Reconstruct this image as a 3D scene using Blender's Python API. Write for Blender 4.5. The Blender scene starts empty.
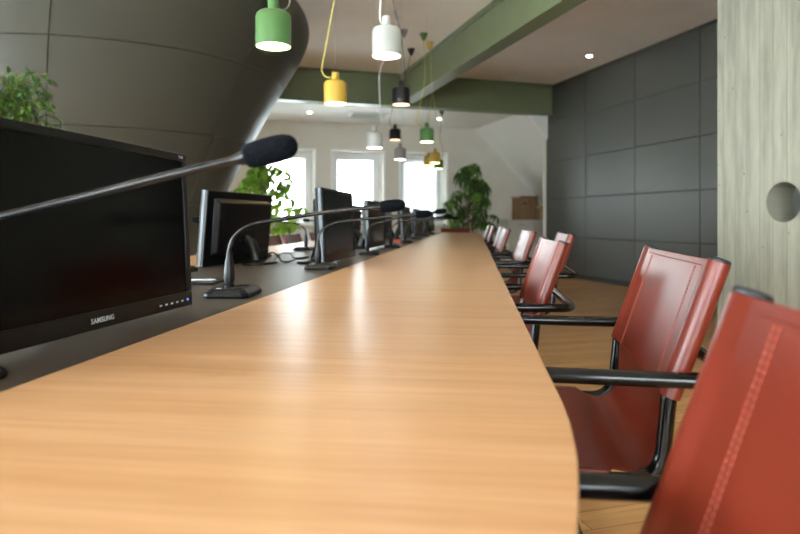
import bpy, bmesh, math, random
from mathutils import Vector, Matrix, Quaternion
PI = math.pi
C = bpy.context.scene.collection
R = math.radians
rnd = random.Random(7)

# ------------------------------------------------------------------ materials
def lin(c):
    return tuple(((v/255)/12.92 if v/255 <= .04045 else ((v/255+.055)/1.055)**2.4) for v in c)
def mat(name, col, rough=.5, metal=0, spec=.5, coat=0, noise=0, nscale=8, stretch=(1,1,1), bump=0, emit=0, sub=0, trans=0, rvar=0):
    m = bpy.data.materials.new(name); m.use_nodes = True
    n = m.node_tree.nodes; l = m.node_tree.links
    b = n['Principled BSDF']; c = (*lin(col), 1)
    b.inputs['Base Color'].default_value = c
    b.inputs['Roughness'].default_value = rough; b.inputs['Metallic'].default_value = metal
    b.inputs['Specular IOR Level'].default_value = spec; b.inputs['Coat Weight'].default_value = coat
    b.inputs['Coat Roughness'].default_value = .08
    if trans: b.inputs['Transmission Weight'].default_value = trans
    if emit:
        b.inputs['Emission Color'].default_value = c; b.inputs['Emission Strength'].default_value = emit
    if noise or bump or rvar:
        tc = n.new('ShaderNodeTexCoord'); mp = n.new('ShaderNodeMapping'); mp.inputs['Scale'].default_value = stretch
        nz = n.new('ShaderNodeTexNoise'); nz.inputs['Scale'].default_value = nscale; nz.inputs['Detail'].default_value = 6
        l.new(tc.outputs['Object'], mp.inputs['Vector']); l.new(mp.outputs[0], nz.inputs['Vector'])
        if noise:
            rp = n.new('ShaderNodeValToRGB'); e = rp.color_ramp.elements
            e[0].position = .3; e[1].position = .7
            e[0].color = (*[v*(1-noise) for v in c[:3]], 1); e[1].color = (*[min(1, v*(1+noise)) for v in c[:3]], 1)
            l.new(nz.outputs['Fac'], rp.inputs[0]); l.new(rp.outputs[0], b.inputs['Base Color'])
        if rvar:
            mr = n.new('ShaderNodeMapRange'); mr.inputs[3].default_value = rough-rvar; mr.inputs[4].default_value = rough+rvar
            l.new(nz.outputs['Fac'], mr.inputs[0]); l.new(mr.outputs[0], b.inputs['Roughness'])
        if bump:
            bp = n.new('ShaderNodeBump'); bp.inputs['Strength'].default_value = bump; bp.inputs['Distance'].default_value = .004
            l.new(nz.outputs['Fac'], bp.inputs['Height']); l.new(bp.outputs[0], b.inputs['Normal'])
    return m

def wood(name, c1, c2, c3, rough, offset):
    """veneer whose grain runs along local X"""
    m = bpy.data.materials.new(name); m.use_nodes = True
    n = m.node_tree.nodes; l = m.node_tree.links; b = n['Principled BSDF']
    tc = n.new('ShaderNodeTexCoord'); mp = n.new('ShaderNodeMapping')
    mp.inputs['Scale'].default_value = (.9, 16, 1); mp.inputs['Location'].default_value = offset
    nz = n.new('ShaderNodeTexNoise'); nz.inputs['Scale'].default_value = 1.6; nz.inputs['Detail'].default_value = 7; nz.inputs['Roughness'].default_value = .62
    nz.inputs['Distortion'].default_value = .35
    mp2 = n.new('ShaderNodeMapping'); mp2.inputs['Scale'].default_value = (2.2, 110, 1); mp2.inputs['Location'].default_value = offset
    n2 = n.new('ShaderNodeTexNoise'); n2.inputs['Scale'].default_value = 2; n2.inputs['Detail'].default_value = 4
    rp = n.new('ShaderNodeValToRGB'); e = rp.color_ramp.elements
    e[0].position = .3; e[0].color = (*lin(c1), 1); e[1].position = .72; e[1].color = (*lin(c3), 1)
    k = e.new(.5); k.color = (*lin(c2), 1)
    r2 = n.new('ShaderNodeValToRGB'); e = r2.color_ramp.elements
    e[0].position = .25; e[0].color = (.80, .76, .72, 1); e[1].position = .6; e[1].color = (1, 1, 1, 1)
    mx = n.new('ShaderNodeMixRGB'); mx.blend_type = 'MULTIPLY'; mx.inputs[0].default_value = .8
    l.new(tc.outputs['Object'], mp.inputs[0]); l.new(tc.outputs['Object'], mp2.inputs[0])
    l.new(mp.outputs[0], nz.inputs['Vector']); l.new(mp2.outputs[0], n2.inputs['Vector'])
    l.new(nz.outputs['Fac'], rp.inputs[0]); l.new(n2.outputs['Fac'], r2.inputs[0])
    l.new(rp.outputs[0], mx.inputs[1]); l.new(r2.outputs[0], mx.inputs[2]); l.new(mx.outputs[0], b.inputs['Base Color'])
    b.inputs['Roughness'].default_value = rough
    return m

def parquet():
    m = bpy.data.materials.new('parquet'); m.use_nodes = True
    n = m.node_tree.nodes; l = m.node_tree.links; b = n['Principled BSDF']
    tc = n.new('ShaderNodeTexCoord'); mp = n.new('ShaderNodeMapping'); mp.inputs['Rotation'].default_value = (0, 0, R(0))
    br = n.new('ShaderNodeTexBrick'); br.inputs['Scale'].default_value = 1; br.inputs['Brick Width'].default_value = 1.1
    br.inputs['Row Height'].default_value = .11; br.inputs['Mortar Size'].default_value = .0016
    br.inputs['Color1'].default_value = (*lin((214, 168, 112)), 1); br.inputs['Color2'].default_value = (*lin((190, 140, 86)), 1)
    br.inputs['Mortar'].default_value = (*lin((104, 66, 34)), 1)
    mp2 = n.new('ShaderNodeMapping'); mp2.inputs['Scale'].default_value = (2, 30, 1)
    nz = n.new('ShaderNodeTexNoise'); nz.inputs['Scale'].default_value = 1.5; nz.inputs['Detail'].default_value = 5
    r2 = n.new('ShaderNodeValToRGB'); e = r2.color_ramp.elements
    e[0].position = .3; e[0].color = (.72, .68, .62, 1); e[1].position = .65; e[1].color = (1.05, 1.05, 1.05, 1)
    mx = n.new('ShaderNodeMixRGB'); mx.blend_type = 'MULTIPLY'; mx.inputs[0].default_value = .8
    l.new(tc.outputs['Object'], mp.inputs[0]); l.new(mp.outputs[0], br.inputs['Vector'])
    l.new(tc.outputs['Object'], mp2.inputs[0]); l.new(mp2.outputs[0], nz.inputs['Vector']); l.new(nz.outputs['Fac'], r2.inputs[0])
    l.new(br.outputs['Color'], mx.inputs[1]); l.new(r2.outputs[0], mx.inputs[2]); l.new(mx.outputs[0], b.inputs['Base Color'])
    b.inputs['Roughness'].default_value = .38
    return m

def concrete():
    """board-marked concrete, boards 0.1 m wide running vertically along local Y steps"""
    m = bpy.data.materials.new('board_marked_concrete'); m.use_nodes = True
    n = m.node_tree.nodes; l = m.node_tree.links; b = n['Principled BSDF']
    tc = n.new('ShaderNodeTexCoord'); sp = n.new('ShaderNodeSeparateXYZ')
    l.new(tc.outputs['Object'], sp.inputs[0])
    mu = n.new('ShaderNodeMath'); mu.operation = 'MULTIPLY'; mu.inputs[1].default_value = 10.4
    l.new(sp.outputs['Y'], mu.inputs[0])
    fl = n.new('ShaderNodeMath'); fl.operation = 'FLOOR'; l.new(mu.outputs[0], fl.inputs[0])
    fr = n.new('ShaderNodeMath'); fr.operation = 'FRACT'; l.new(mu.outputs[0], fr.inputs[0])
    wn = n.new('ShaderNodeTexWhiteNoise'); wn.noise_dimensions = '1D'; l.new(fl.outputs[0], wn.inputs['W'])
    cb = n.new('ShaderNodeCombineXYZ'); l.new(fl.outputs[0], cb.inputs[0]); l.new(sp.outputs['Y'], cb.inputs[1]); l.new(sp.outputs['Z'], cb.inputs[2])
    mp = n.new('ShaderNodeMapping'); mp.inputs['Scale'].default_value = (3.3, 5, .55); l.new(cb.outputs[0], mp.inputs[0])
    nz = n.new('ShaderNodeTexNoise'); nz.inputs['Scale'].default_value = 2.2; nz.inputs['Detail'].default_value = 8; nz.inputs['Roughness'].default_value = .7
    l.new(mp.outputs[0], nz.inputs['Vector'])
    rp = n.new('ShaderNodeValToRGB'); e = rp.color_ramp.elements
    e[0].position = .28; e[0].color = (*lin((108, 106, 94)), 1); e[1].position = .66; e[1].color = (*lin((150, 148, 133)), 1)
    l.new(nz.outputs['Fac'], rp.inputs[0])
    # line between boards
    lt = n.new('ShaderNodeMath'); lt.operation = 'LESS_THAN'; lt.inputs[1].default_value = .07; l.new(fr.outputs[0], lt.inputs[0])
    mr = n.new('ShaderNodeMath'); mr.operation = 'MULTIPLY'; l.new(lt.outputs[0], mr.inputs[0]); l.new(wn.outputs['Value'], mr.inputs[1])
    ms = n.new('ShaderNodeMath'); ms.operation = 'MULTIPLY'; ms.inputs[1].default_value = .55; ad = n.new('ShaderNodeMath'); ad.operation = 'MULTIPLY_ADD'; ad.inputs[1].default_value = .3; l.new(lt.outputs[0], ad.inputs[0]); l.new(mr.outputs[0], ad.inputs[2]); l.new(ad.outputs[0], ms.inputs[0])
    mx = n.new('ShaderNodeMixRGB'); mx.inputs[2].default_value = (*lin((96, 94, 80)), 1)
    l.new(ms.outputs[0], mx.inputs[0]); l.new(rp.outputs[0], mx.inputs[1])
    # pores
    vo = n.new('ShaderNodeTexVoronoi'); vo.inputs['Scale'].default_value = 9; l.new(tc.outputs['Object'], vo.inputs['Vector'])
    pl = n.new('ShaderNodeMath'); pl.operation = 'LESS_THAN'; pl.inputs[1].default_value = .055; l.new(vo.outputs['Distance'], pl.inputs[0])
    m2 = n.new('ShaderNodeMixRGB'); m2.inputs[2].default_value = (*lin((100, 98, 84)), 1)
    l.new(pl.outputs[0], m2.inputs[0]); l.new(mx.outputs[0], m2.inputs[1])
    # board tint
    tr = n.new('ShaderNodeMapRange'); tr.inputs[3].default_value = .88; tr.inputs[4].default_value = 1.06; l.new(wn.outputs['Value'], tr.inputs[0])
    m3 = n.new('ShaderNodeMixRGB'); m3.blend_type = 'MULTIPLY'; m3.inputs[0].default_value = 1
    l.new(m2.outputs[0], m3.inputs[1]); l.new(tr.outputs[0], m3.inputs[2]); l.new(m3.outputs[0], b.inputs['Base Color'])
    bp = n.new('ShaderNodeBump'); bp.inputs['Strength'].default_value = .25; bp.inputs['Distance'].default_value = .006
    l.new(nz.outputs['Fac'], bp.inputs['Height']); l.new(bp.outputs[0], b.inputs['Normal'])
    b.inputs['Roughness'].default_value = .8
    return m

def pane_mat():
    m = bpy.data.materials.new('window_glass'); m.use_nodes = True
    n = m.node_tree.nodes; l = m.node_tree.links; n.remove(n['Principled BSDF'])
    t = n.new('ShaderNodeBsdfTransparent'); t.inputs[0].default_value = (.96, .98, .97, 1)
    g = n.new('ShaderNodeBsdfGlossy'); g.inputs['Roughness'].default_value = .02
    f = n.new('ShaderNodeFresnel'); f.inputs[0].default_value = 1.45
    x = n.new('ShaderNodeMixShader'); l.new(f.outputs[0], x.inputs[0]); l.new(t.outputs[0], x.inputs[1]); l.new(g.outputs[0], x.inputs[2])
    l.new(x.outputs[0], n['Material Output'].inputs[0]); return m
def translucent(name, col, k=.5):
    m = bpy.data.materials.new(name); m.use_nodes = True
    n = m.node_tree.nodes; l = m.node_tree.links; b = n['Principled BSDF']
    b.inputs['Base Color'].default_value = (*lin(col), 1); b.inputs['Roughness'].default_value = .45
    tl = n.new('ShaderNodeBsdfTranslucent'); tl.inputs[0].default_value = (*lin(col), 1)
    x = n.new('ShaderNodeMixShader'); x.inputs[0].default_value = k
    l.new(b.outputs[0], x.inputs[1]); l.new(tl.outputs[0], x.inputs[2]); l.new(x.outputs[0], n['Material Output'].inputs[0]); return m

M = dict(
    oakA=wood('oak_near', (190, 142, 98), (202, 157, 113), (214, 172, 132), .30, (3, 1, 0)),
    oakB=wood('oak_far', (190, 144, 102), (200, 157, 116), (210, 169, 130), .30, (9, 5, 0)),
    oakC=wood('oak_left', (190, 144, 102), (200, 157, 116), (210, 169, 130), .30, (5, 15, 0)),
    lino=mat('dark_linoleum', (68, 60, 54), .42, noise=.12, nscale=30, bump=.05),
    floor=parquet(), conc=concrete(), glass=pane_mat(),
    ceil=mat('ceiling_paint', (246, 236, 226), .9, noise=.03, nscale=2),
    white=mat('white_plaster', (244, 243, 238), .9, noise=.02, nscale=2),
    beige=mat('beige_wall_paint', (222, 216, 206), .9, noise=.03, nscale=3),
    greywall=mat('grey_panel', (77, 77, 71), .46, noise=.06, nscale=1.2, rvar=.06),
    pod=mat('pod_grey_panel', (66, 66, 59), .46, spec=.35, noise=.05, nscale=1, rvar=.05),
    joint=mat('joint_dark', (52, 52, 49), .8, noise=.1),
    green_beam=mat('green_steel_paint', (116, 126, 94), .42, noise=.05, nscale=3),
    frame=mat('white_window_frame', (250, 251, 251), .4, noise=.02),
    leather=mat('red_saddle_leather', (100, 31, 16), .33, noise=.14, nscale=9, bump=.12, rvar=.06),
    stitch=mat('stitch_thread', (172, 84, 66), .7, noise=.05),
    edge=mat('leather_cut_edge', (214, 120, 100), .6, noise=.05),
    tube=mat('black_lacquered_tube', (3, 4, 5), .12, spec=.28, noise=.1),
    rubber=mat('black_rubber', (24, 26, 30), .5, noise=.1),
    plastic=mat('black_plastic', (8, 8, 10), .36, spec=.3, noise=.08, nscale=30),
    bezel=mat('black_bezel', (10, 10, 11), .38, spec=.25, noise=.08, nscale=30),
    side_sheen=mat('plastic_side_sheen', (96, 104, 110), .4, noise=.06, nscale=20),  # light reflected off the monitor sides, put into the colour as grey
    screen=mat('dark_screen', (4, 4, 4), .16, spec=.10, noise=.05),
    print=mat('silver_print', (190, 192, 194), .4, noise=.03),
    led=mat('blue_led', (60, 110, 255), .4, emit=.5),
    foam=mat('mic_foam', (9, 12, 17), .95, spec=.08, noise=.25, nscale=300, bump=.8),
    neck=mat('gooseneck_metal', (16, 16, 18), .26, spec=.4, noise=.1, nscale=40),
    mbase=mat('mic_base_plastic', (13, 15, 19), .36, spec=.3, noise=.1, nscale=30),
    cable=mat('black_cable', (22, 22, 24), .45, noise=.1),
    lgreen=mat('green_enamel', (72, 112, 62), .3, noise=.03),
    lyellow=mat('yellow_enamel', (190, 156, 62), .3, noise=.03),
    lwhite=mat('white_enamel', (172, 174, 170), .3, noise=.03),
    lblack=mat('black_enamel', (12, 13, 15), .34, noise=.05),
    lgrey=mat('pale_grey_enamel', (150, 147, 144), .3, noise=.03),
    cyellow=mat('yellow_cord', (210, 196, 96), .6, noise=.04), cwhite=mat('white_cord', (214, 218, 220), .6, noise=.04),
    cgrey=mat('grey_cord', (82, 84, 76), .6, noise=.04), wire=mat('steel_wire', (160, 160, 158), .3, metal=.8, noise=.05),
    bulb=mat('lamp_diffuser', (255, 246, 230), .4, emit=5),
    bulb_g=mat('lamp_diffuser_greenish', (250, 252, 170), .4, emit=4),
    bulb_y=mat('lamp_diffuser_warm', (255, 226, 150), .4, emit=4),
    bulb_k=mat('lamp_diffuser_dim', (255, 190, 140), .4, emit=1.6),
    spot=mat('downlight_lens', (255, 250, 238), .4, emit=14),
    leafA=translucent('leaf_bright', (104, 144, 48), .4), leafB=translucent('leaf_deep', (56, 96, 40), .3), leafC=translucent('leaf_light', (150, 190, 66), .5),
    bark=mat('plant_stem', (98, 84, 56), .8, noise=.2), soil=mat('soil', (52, 38, 28), .95, noise=.3, nscale=60),
    pot=mat('terracotta', (150, 82, 56), .7, noise=.1), potg=mat('grey_pot', (120, 120, 116), .6, noise=.08), potw=mat('white_pot', (215, 214, 208), .5, noise=.03),
    cardb=mat('cardboard', (142, 112, 82), .85, noise=.08, nscale=14), cardl=mat('pale_cardboard', (168, 146, 114), .85, noise=.08, nscale=14),
    tape=mat('packing_tape', (120, 86, 56), .4, noise=.05),
    cab=mat('cabinet_laminate', (206, 202, 190), .5, noise=.02), handle=mat('steel_handle', (120, 122, 124), .3, metal=.8, noise=.05),
    paper=mat('white_paper', (236, 236, 234), .8, noise=.02), red=mat('red_plastic', (214, 60, 44), .5, noise=.05),
    blind=translucent('blind_fabric', (205, 206, 204), .30), ground=mat('pale_paving', (232, 232, 226), .9, noise=.1),
    vent=mat('vent_white', (206, 208, 202), .6, noise=.03), ventd=mat('vent_slot', (170, 176, 164), .7, noise=.05),
)

# ------------------------------------------------------------------ mesh tools
class MB:
    def __init__(s): s.v = []; s.f = []; s.mi = []
    def add(s, v, f, mi=0):
        o = len(s.v); s.v += [tuple(p) for p in v]; s.f += [tuple(i+o for i in q) for q in f]; s.mi += [mi]*len(f); return s
    def box(s, x0, x1, y0, y1, z0, z1, mi=0, tf=None):
        v = [Vector((x, y, z)) for z in (z0, z1) for y in (y0, y1) for x in (x0, x1)]
        if tf: v = [tf @ p for p in v]
        return s.add(v, [(0, 2, 3, 1), (4, 5, 7, 6), (0, 1, 5, 4), (2, 6, 7, 3), (0, 4, 6, 2), (1, 3, 7, 5)], mi)
    def tube(s, pts, r, n=12, cap=True, mi=0, closed=False):
        pts = [Vector(p) for p in pts]; N = len(pts)
        rs = r if isinstance(r, (list, tuple)) else [r]*N
        tang = []
        for i in range(N):
            a = pts[(i-1) % N] if (i or closed) else pts[0]; b = pts[(i+1) % N] if (i < N-1 or closed) else pts[-1]
            tang.append((b-a).normalized())
        up = Vector((0, 0, 1)) if abs(tang[0].z) < .9 else Vector((1, 0, 0))
        nx = tang[0].cross(up).normalized(); rings = []
        for i in range(N):
            if i:
                q = tang[i-1].rotation_difference(tang[i]); nx = q @ nx
                nx = (nx - tang[i]*nx.dot(tang[i])).normalized()
            ny = tang[i].cross(nx)
            rings.append([pts[i]+(nx*math.cos(2*PI*k/n)+ny*math.sin(2*PI*k/n))*rs[i] for k in range(n)])
        v = [p for ring in rings for p in ring]; f = []
        for i in range(N if closed else N-1):
            j = (i+1) % N
            for k in range(n): f.append((i*n+k, i*n+(k+1) % n, j*n+(k+1) % n, j*n+k))
        if cap and not closed: f += [tuple(range(n))[::-1], tuple((N-1)*n+k for k in range(n))]
        return s.add(v, f, mi)
    def lathe(s, prof, n=32, c=(0, 0, 0), mi=0, sx=1, sy=1, cap=True):
        c = Vector(c); v = []; f = []
        for r, z in prof:
            for k in range(n):
                a = 2*PI*k/n; v.append(c+Vector((r*sx*math.cos(a), r*sy*math.sin(a), z)))
        for i in range(len(prof)-1):
            for k in range(n): f.append((i*n+k, i*n+(k+1) % n, (i+1)*n+(k+1) % n, (i+1)*n+k))
        if cap: f += [tuple(range(n))[::-1], tuple((len(prof)-1)*n+k for k in range(n))]
        return s.add(v, f, mi)
    def prism(s, poly, z0, z1, mi=0):
        n = len(poly); v = [(x, y, z0) for x, y in poly]+[(x, y, z1) for x, y in poly]
        return s.add(v, [tuple(range(n))[::-1], tuple(range(n, 2*n))]+[(i, (i+1) % n, n+(i+1) % n, n+i) for i in range(n)], mi)
    def grid(s, fn, nu, nv, mi=0, wrapu=False):
        v = [fn(i, j) for j in range(nv) for i in range(nu)]; f = []
        for j in range(nv-1):
            for i in range(nu if wrapu else nu-1):
                k = (i+1) % nu; f.append((j*nu+i, j*nu+k, (j+1)*nu+k, (j+1)*nu+i))
        return s.add(v, f, mi)
    def build(s, name, m, parent=None, bevel=0, smooth=None, seg=2, loc=None):
        me = bpy.data.meshes.new(name); me.from_pydata([tuple(p) for p in s.v], [], s.f)
        ms = m if isinstance(m, (list, tuple)) else [m]
        for x in ms: me.materials.append(M[x] if isinstance(x, str) else x)
        for p, i in zip(me.polygons, s.mi): p.material_index = i
        bm = bmesh.new(); bm.from_mesh(me); bmesh.ops.recalc_face_normals(bm, faces=bm.faces); bm.to_mesh(me); bm.free()
        if smooth is None: smooth = 35
        if smooth:
            for p in me.polygons: p.use_smooth = True
            bm = bmesh.new(); bm.from_mesh(me)
            for e in bm.edges:
                if len(e.link_faces) == 2 and e.calc_face_angle(0) > R(smooth): e.smooth = False
            bm.to_mesh(me); bm.free()
        o = bpy.data.objects.new(name, me); C.objects.link(o)
        if parent: o.parent = parent
        if loc: o.location = loc
        if bevel:
            b = o.modifiers.new('bevel', 'BEVEL'); b.width = bevel; b.segments = seg; b.limit_method = 'ANGLE'; b.angle_limit = R(40)
        return o
def tag(o, label=None, cat=None, group=None, kind=None):
    if label: o['label'] = label
    if cat: o['category'] = cat
    if group: o['group'] = group
    if kind: o['kind'] = kind
    return o
def empty(name, loc, rz=0):
    o = bpy.data.objects.new(name, None); o.empty_display_size = .1; C.objects.link(o); o.location = loc; o.rotation_euler = (0, 0, rz); return o
def copy_tree(o, parent=None):
    c = o.copy(); C.objects.link(c); c.parent = parent
    for ch in list(o.children): copy_tree(ch, c)
    return c
def arc(c, r, a0, a1, n, ax, ay):
    c = Vector(c); ax = Vector(ax); ay = Vector(ay)
    return [c+ax*r*math.cos(a0+(a1-a0)*i/n)+ay*r*math.sin(a0+(a1-a0)*i/n) for i in range(n+1)]
def fillet(pts, r, n=6, closed=False):
    """round the corners of a polyline"""
    P = [Vector(p) for p in pts]; out = []; N = len(P)
    for i in range(N):
        if not closed and i in (0, N-1): out.append(P[i]); continue
        a, b, c = P[(i-1) % N], P[i], P[(i+1) % N]
        u = (a-b).normalized(); w = (c-b).normalized(); ang = u.angle(w)
        d = min(r/math.tan(ang/2), (a-b).length*.49, (c-b).length*.49)
        p0 = b+u*d; p2 = b+w*d
        for k in range(n+1):
            t = k/n; out.append(p0*(1-t)**2+b*2*t*(1-t)+p2*t*t)
    return out
def cr(pts, n=8):
    """smooth curve through points"""
    P = [Vector(p) for p in pts]; P = [P[0]*2-P[1]]+P+[P[-1]*2-P[-2]]; out = []
    for i in range(1, len(P)-2):
        for k in range(n):
            t = k/n; a, b, c, d = P[i-1:i+3]
            out.append(.5*((2*b)+(c-a)*t+(2*a-5*b+4*c-d)*t*t+(3*b-a-3*c+d)*t**3))
    out.append(P[-2]); return out

# ------------------------------------------------------------------ the room (frame turned 16.5 degrees)
TH = R(16.5)
def struct(mb, name, m, **k):
    o = mb.build(name, m, **k); o.rotation_euler = (0, 0, TH)
    if not o.parent: o['kind'] = 'structure'
    return o
UL, UR, VB, VF, H = -4.6, 5.65, -4.2, 12.0, 3.32
ZL = 2.86
struct(MB().box(UL-.3, 7.4, VB-.3, VF+.3, -.2, 0), 'floor', 'floor', smooth=0)
struct(MB().box(UL-.3, 7.4, VB-.3, 9.84, H, H+.25), 'ceiling', 'ceil', smooth=0)
struct(MB().box(UL-.3, 5.2, 9.84, VF+.3, ZL, H+.25), 'ceiling_rear', 'white', smooth=0)
mb = MB(); mb.add([(5.19, 9.84, ZL), (5.19, VF+.3, ZL), (7.2, VF+.3, .85), (7.2, 9.84, .85), (5.19, 9.84, ZL+.8), (5.19, VF+.3, ZL+.8), (7.2, VF+.3, ZL+.8), (7.2, 9.84, ZL+.8)],
       [(0, 1, 2, 3), (4, 7, 6, 5), (0, 4, 5, 1), (1, 5, 6, 2), (2, 6, 7, 3), (3, 7, 4, 0)])
struct(mb, 'ceiling_sloped', 'white', smooth=0)
struct(MB().box(7.0, 7.3, 9.9, VF+.3, 0, 1.1), 'wall_knee', 'beige', smooth=0)
def wall_open(a0, a1, z1, holes, mk):
    """rectangles around openings along axis a"""
    mb = MB(); cur = a0
    for h0, h1, s0, s1 in sorted(holes):
        mk(mb, cur, h0, 0, z1); mk(mb, h0, h1, 0, s0); mk(mb, h0, h1, s1, z1); cur = h1
    mk(mb, cur, a1, 0, z1); return mb
far_holes = [(.81, 1.83, .88, 2.31), (2.19, 3.21, .88, 2.31), (3.57, 4.55, .88, 2.31)]
struct(wall_open(UL-.3, 7.3, 3.5, far_holes, lambda mb, a, b, c, d: mb.box(a, b, VF, VF+.5, c, d)), 'wall_far', 'beige', smooth=0)
left_holes = [(-3.4, -1.4, .1, 2.8), (-1.0, 1.2, .1, 2.8), (1.6, 3.9, .1, 2.8), (4.3, 6.8, .1, 2.8), (9.6, 11.2, .88, 2.31)]  # windows out of view, enlarged and one more added to light the left side
struct(wall_open(VB-.3, VF+.3, 3.5, left_holes, lambda mb, a, b, c, d: mb.box(UL-.3, UL, a, b, c, d)), 'wall_left', 'beige', smooth=0)
back_holes = [(-4.0, -1.8, .1, 2.8), (-1.4, .6, .1, 2.8)]  # windows out of view, lowered and limited to shape the light from behind
struct(wall_open(UL-.3, 7.3, 3.5, back_holes, lambda mb, a, b, c, d: mb.box(a, b, VB-.3, VB, c, d)), 'wall_back', 'beige', smooth=0)
# right wall of grey panels with open joints
mb = MB(); mb.box(UR+.02, UR+.25, VB-.3, 9.92, 0, H+.1, 1)
vj = [9.9-1.225*i for i in range(0, 13)]
for i in range(len(vj)-1):
    for k in range(6):
        z0 = [.07, .665, 1.32, 1.975, 2.64, 3.29][k]; z1 = [.665, 1.32, 1.975, 2.64, 3.29, 3.4][k]
        if k == 5: z1 = 3.40
        mb.box(UR, UR+.03, max(vj[i+1]+.006, VB), vj[i]-.006, z0+.006, z1-.006)
struct(mb, 'wall_right', ['greywall', 'joint'], bevel=.002, smooth=0)
struct(MB().box(UR+.015, UR+.03, VB, 9.9, 0, .07), 'baseboard_right', 'joint', smooth=0)
struct(MB().box(UR+.01, UR+.22, 9.92, 10.02, 0, H).box(UR+.2, 7.3, 9.92, 10.06, 0, H+.1), 'wall_return', 'beige', smooth=0)
# far wall windows
def win(n, a0, a1, z0, z1, plane, bar=False, t2=.1):
    """plane: function (a, depth) -> (u, v); depth grows outwards"""
    def bx(mb, a, b, d0, d1, z0, z1):
        p = plane(a, d0); q = plane(b, d1); mb.box(min(p[0], q[0]), max(p[0], q[0]), min(p[1], q[1]), max(p[1], q[1]), z0, z1)
    mb = MB(); t = .055
    for (p, q, s, w) in ((a0, a0+t, z0, z1), (a1-t, a1, z0, z1), (a0+t, a1-t, z0, z0+t), (a0+t, a1-t, z1-t, z1)): bx(mb, p, q, .12, .20, s, w)
    i = t+.002
    for (p, q, s, w) in ((a0+i, a0+t2, z0+i, z1-i), (a1-t2, a1-i, z0+i, z1-i), (a0+t2, a1-t2, z0+i, z0+t2), (a0+t2, a1-t2, z1-t2, z1-i)): bx(mb, p, q, .10, .17, s, w)
    if bar: bx(mb, (a0+a1)/2-.03, (a0+a1)/2+.03, .11, .17, z0+t2, z1-t2)
    # architrave around the opening
    for (p, q, s, w) in ((a0-.035, a0, z0-.02, z1+.035), (a1, a1+.035, z0-.02, z1+.035), (a0, a1, z1, z1+.035)): bx(mb, p, q, -.015, -.0005, s, w)
    o = struct(mb, 'window_%d' % n, 'frame', bevel=.004)
    mb = MB(); bx(mb, a0+t2-.01, a1-t2+.01, .135, .141, z0+t2-.01, z1-t2+.01)
    p = mb.build('window_pane', 'glass', o)
    mb = MB(); bx(mb, a0-.06, a1+.06, -.07, -.001, z0-.03, z0-.001); bx(mb, a0+.001, a1-.001, -.001, .12, z0-.001, z0+.004)
    mb.build('window_sill', 'frame', o, bevel=.004)
    # daylight portal
    L = bpy.data.lights.new('daylight_portal', 'AREA'); L.shape = 'RECTANGLE'; L.size = a1-a0; L.size_y = z1-z0
    L.cycles.is_portal = True
    lo = bpy.data.objects.new('daylight_portal', L); C.objects.link(lo)
    u, v = plane((a0+a1)/2, .24); RM = Matrix.Rotation(TH, 4, 'Z'); c = RM @ Vector((u, v, (z0+z1)/2))
    u2, v2 = plane((a0+a1)/2, 0); d = (RM @ Vector((u2-u, v2-v, 0))).normalized()
    lo.location = c; lo.rotation_euler = d.to_track_quat('-Z', 'Y').to_euler()
    return o
n = 1
for a0, a1, z0, z1 in far_holes: win(n, a0, a1, z0, z1, lambda a, d: (a, VF+(d+.17 if d > 0 else d)), t2=.15); n += 1
for a0, a1, z0, z1 in left_holes: win(n, a0, a1, z0, z1, lambda a, d: (UL-d, a), True); n += 1
for a0, a1, z0, z1 in back_holes: win(n, a0, a1, z0, z1, lambda a, d: (a, VB-d), True); n += 1
# roller blind in the third far window
bl = empty('roller_blind', (0, 0, 0), TH); tag(bl, 'white roller blind half drawn over the rightmost of the three far windows', 'blind')
mb = MB(); mb.grid(lambda i, j: (3.63+.86*i, VF+.225+.002*math.sin(j*2.1), 2.25-1.17*j/20), 2, 21); mb.build('blind_fabric', 'blind', bl)
MB().box(3.63, 4.49, VF+.215, VF+.229, 1.06, 1.085).build('bottom_bar', 'frame', bl, bevel=.003)
MB().box(3.60, 4.52, VF+.19, VF+.25, 2.24, 2.305).build('blind_cassette', 'frame', bl, bevel=.006)
# steel beams
mb = MB()
def channel(mb, u0, u1, v0, v1, z0, z1, along):
    f = .022
    if along == 'v':
        mb.box(u0, u1, v0, v1, z0, z0+f); mb.box(u0-.015, u1, v0, v1, z1-f-.03, z1); mb.box(u0+.025, u1-.025, v0, v1, z0+f, z1-f-.03)
    else:
        mb.box(u0, u1, v0, v1, z0, z0+f); mb.box(u0, u1, v0, v1, z1-f, z1); mb.box(u0, u1, v0+.05, v1-.02, z0+f, z1-f)
channel(mb, 2.88, 3.08, VB, 9.64, 2.85, H, 'v'); struct(mb, 'trim_1', 'green_beam', bevel=.003)
mb = MB(); channel(mb, UL, UR, 9.64, 9.86, 2.80, H, 'u'); struct(mb, 'trim_2', 'green_beam', bevel=.003)
# plates and bolts where the beams meet
mb = MB()
for z in (2.93, 3.03, 3.13, 3.22):
    for u in (2.80, 2.84): mb.box(u-.012, u+.012, 9.675, 9.69, z-.012, z+.012)
mb.box(2.78, 2.88, 9.68, 9.692, 2.88, 3.27); struct(mb, 'trim_3', 'green_beam', bevel=.002)

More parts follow.
